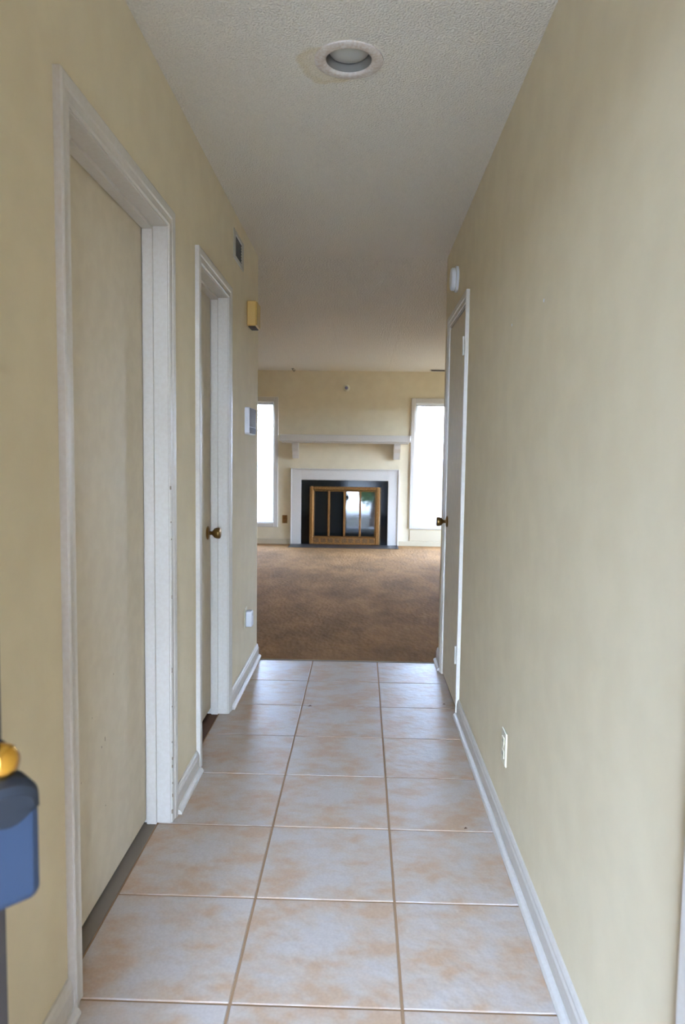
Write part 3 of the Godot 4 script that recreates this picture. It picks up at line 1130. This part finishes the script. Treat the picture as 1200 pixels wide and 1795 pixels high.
func build_entrance() -> void:
	# frame of the front doorway (beside and behind the camera) and its open leaf
	var o := structure("door_4", "dark front door standing open at the frame edge", "door")
	var st := mb()
	for e in [[-0.53, -0.505], [0.405, 0.43]]:
		st = mb()
		box(st, e[0], e[1], 0, 2.06, -0.25, DB, 0.002)
		part(o, "jamb", st, M.trim)
	st = mb()
	box(st, -0.505, 0.405, 2.035, 2.06, -0.25, DB, 0.002)
	part(o, "head_jamb", st, M.trim)
	st = mb()
	box(st, -0.505, 0.405, -0.02, 0.012, -0.27, DB - 0.005, 0.004)
	part(o, "sill", st, M.steel)
	var leaf := Node3D.new()
	leaf.name = "door_leaf"
	o.add_child(leaf)
	leaf.position = V(-0.500, 0.015, DB + 0.01)
	leaf.rotation.y = -atan2(0.085, 0.89)      # local -z runs along the leaf, +x is the weather side
	st = mb()
	box(st, -0.044, 0.0, 0.0, 2.015, 0.0, 0.896, 0.003)
	part(leaf, "slab", st, M.front_door, "dark painted door leaf")
	st = mb()
	var kn := Vector3(0.0, 0.925, -0.828)
	lathe(st, kn, Vector3(1, 0, 0), [Vector2(0.010, 0.004), Vector2(0.009, 0.020), Vector2(0.014, 0.024), Vector2(0.0185, 0.032), Vector2(0.020, 0.040), Vector2(0.0185, 0.049), Vector2(0.013, 0.055), Vector2(0.005, 0.0575), Vector2(0.0, 0.058)], 32)
	part(leaf, "knob", st, M.brass, "polished brass knob")
	st = mb()
	lathe(st, kn, Vector3(1, 0, 0), [Vector2(0.034, 0), Vector2(0.035, 0.003), Vector2(0.03, 0.008), Vector2(0.012, 0.010)], 32)
	part(leaf, "rose", st, M.brass)
	# lockbox hanging from the knob
	var b := thing("lockbox", "blue lockbox hanging from the brass knob of the open front door", "lockbox")
	b.transform = leaf.transform * Transform3D(Basis(Vector3.UP, deg_to_rad(-38.0)), kn + Vector3(0.038, 0, 0))
	st = mb()
	var rings := []
	for e in [[-0.024, 0.005], [-0.019, 0.0], [0.008, 0.0], [0.019, 0.004], [0.024, 0.012]]:
		var ring := []
		for p in rounded(-0.037, 0.037, -0.158, -0.022, 0.016, 0.03, e[1]):
			ring.append(Vector3(e[0], p.y, -p.x))
		rings.append(ring)
	loft(st, rings)
	part(b, "body", st, M.blue, "blue lockbox body")
	st = mb()
	rings = []
	for e in [[-0.025, 0.004], [-0.020, -0.0012], [0.010, -0.0012], [0.0212, 0.003], [0.0265, 0.011]]:
		var ring := []
		for k in 25:                     # arched lower edge
			var t := lerpf(-1.0, 1.0, k / 24.0)
			ring.append(Vector3(e[0], -0.066 + 0.014 * t * t + maxf(e[1], 0.0) * 0.2, -t * (0.037 - e[1])))
		for k in 25:
			var a := lerpf(0.0, PI, k / 24.0)
			ring.append(Vector3(e[0], -0.052 + (0.033 - e[1]) * pow(sin(a), 0.6), -cos(a) * (0.037 - e[1])))
		rings.append(ring)
	loft(st, rings)
	part(b, "cap", st, M.navy, "dark navy top cover")
	st = mb()
	var arc := [Vector3(-0.018, -0.03, 0.0145)]
	for k in 13:
		var a := PI * k / 12.0
		arc.append(Vector3(-0.018, 0.0 + sin(a) * 0.0145, cos(a) * 0.0145))
	arc.append(Vector3(-0.018, -0.03, -0.0145))
	tube(st, arc, 0.0045, 0.0045, 10)
	part(b, "shackle", st, M.navy)

func build_outdoors() -> void:
	var st := mb()
	box(st, -60, 60, -0.5, -0.22, -70, 70)
	struct_mesh("ground", st, M.grass, "grassy yard round the house", "lawn")
	st = mb()
	box(st, -0.80, 0.62, -0.22, -0.06, -1.9, -0.27, 0.01)
	box(st, -0.6, 0.6, -0.22, -0.19, -4.0, -1.9)
	struct_mesh("path", st, M.concrete, "concrete step and front walk", "path")
	st = mb()
	box(st, -9.0, 9.0, -0.22, -0.20, -11.5, -4.0)  # added out of view, pale so the deep hall walls catch its bounce
	struct_mesh("added_driveway", st, M.concrete, "wide pale concrete drive added to bounce sunlight into the hall", "drive")
	# added entry recess, out of view: roof and walls that shape the hall light
	st = mb()
	box(st, 0.62, 0.77, -0.22, 2.42, -2.3, -0.25)  # added, cuts the sky that reaches the left hall wall
	struct_mesh("added_porch_wall_right", st, M.porch_blocker, "long brick wall added beside the front step to cut hall light", "wall")
	st = mb()
	box(st, -0.95, -0.80, -0.22, 2.42, -1.9, -0.25)  # added, keeps the doorway light running straight down the hall
	struct_mesh("added_porch_wall_left", st, M.porch_blocker, "short brick wall added on the hinge side of the front step to narrow the light", "wall")
	st = mb()
	box(st, -2.4, 0.77, 2.42, 2.62, -1.9, -0.25)  # added overhang, holds off light from high in the sky
	struct_mesh("added_porch_roof", st, M.porch_blocker, "flat roof added over the front step to cut steep sky light", "roof")
	tree(0.55, -13.8, 3.0, 0.75, 5, "low bushy tree added across the drive to block reflected sky")  # added unseen, breaks up the sky mirrored in the fireplace glass
	tree(-2.2, -16.0, 7.0, 1.8, 1, "tall leafy tree across the front walk")
	tree(2.6, -19.0, 8.0, 2.0, 2, "broad leafy tree behind the front walk's end")
	tree(7.4, -15.0, 6.5, 1.9, 3, "smaller leafy tree at the side of the yard")
	tree(-8.4, -19.0, 8.5, 2.2, 4, "large leafy tree at the far side of the yard")
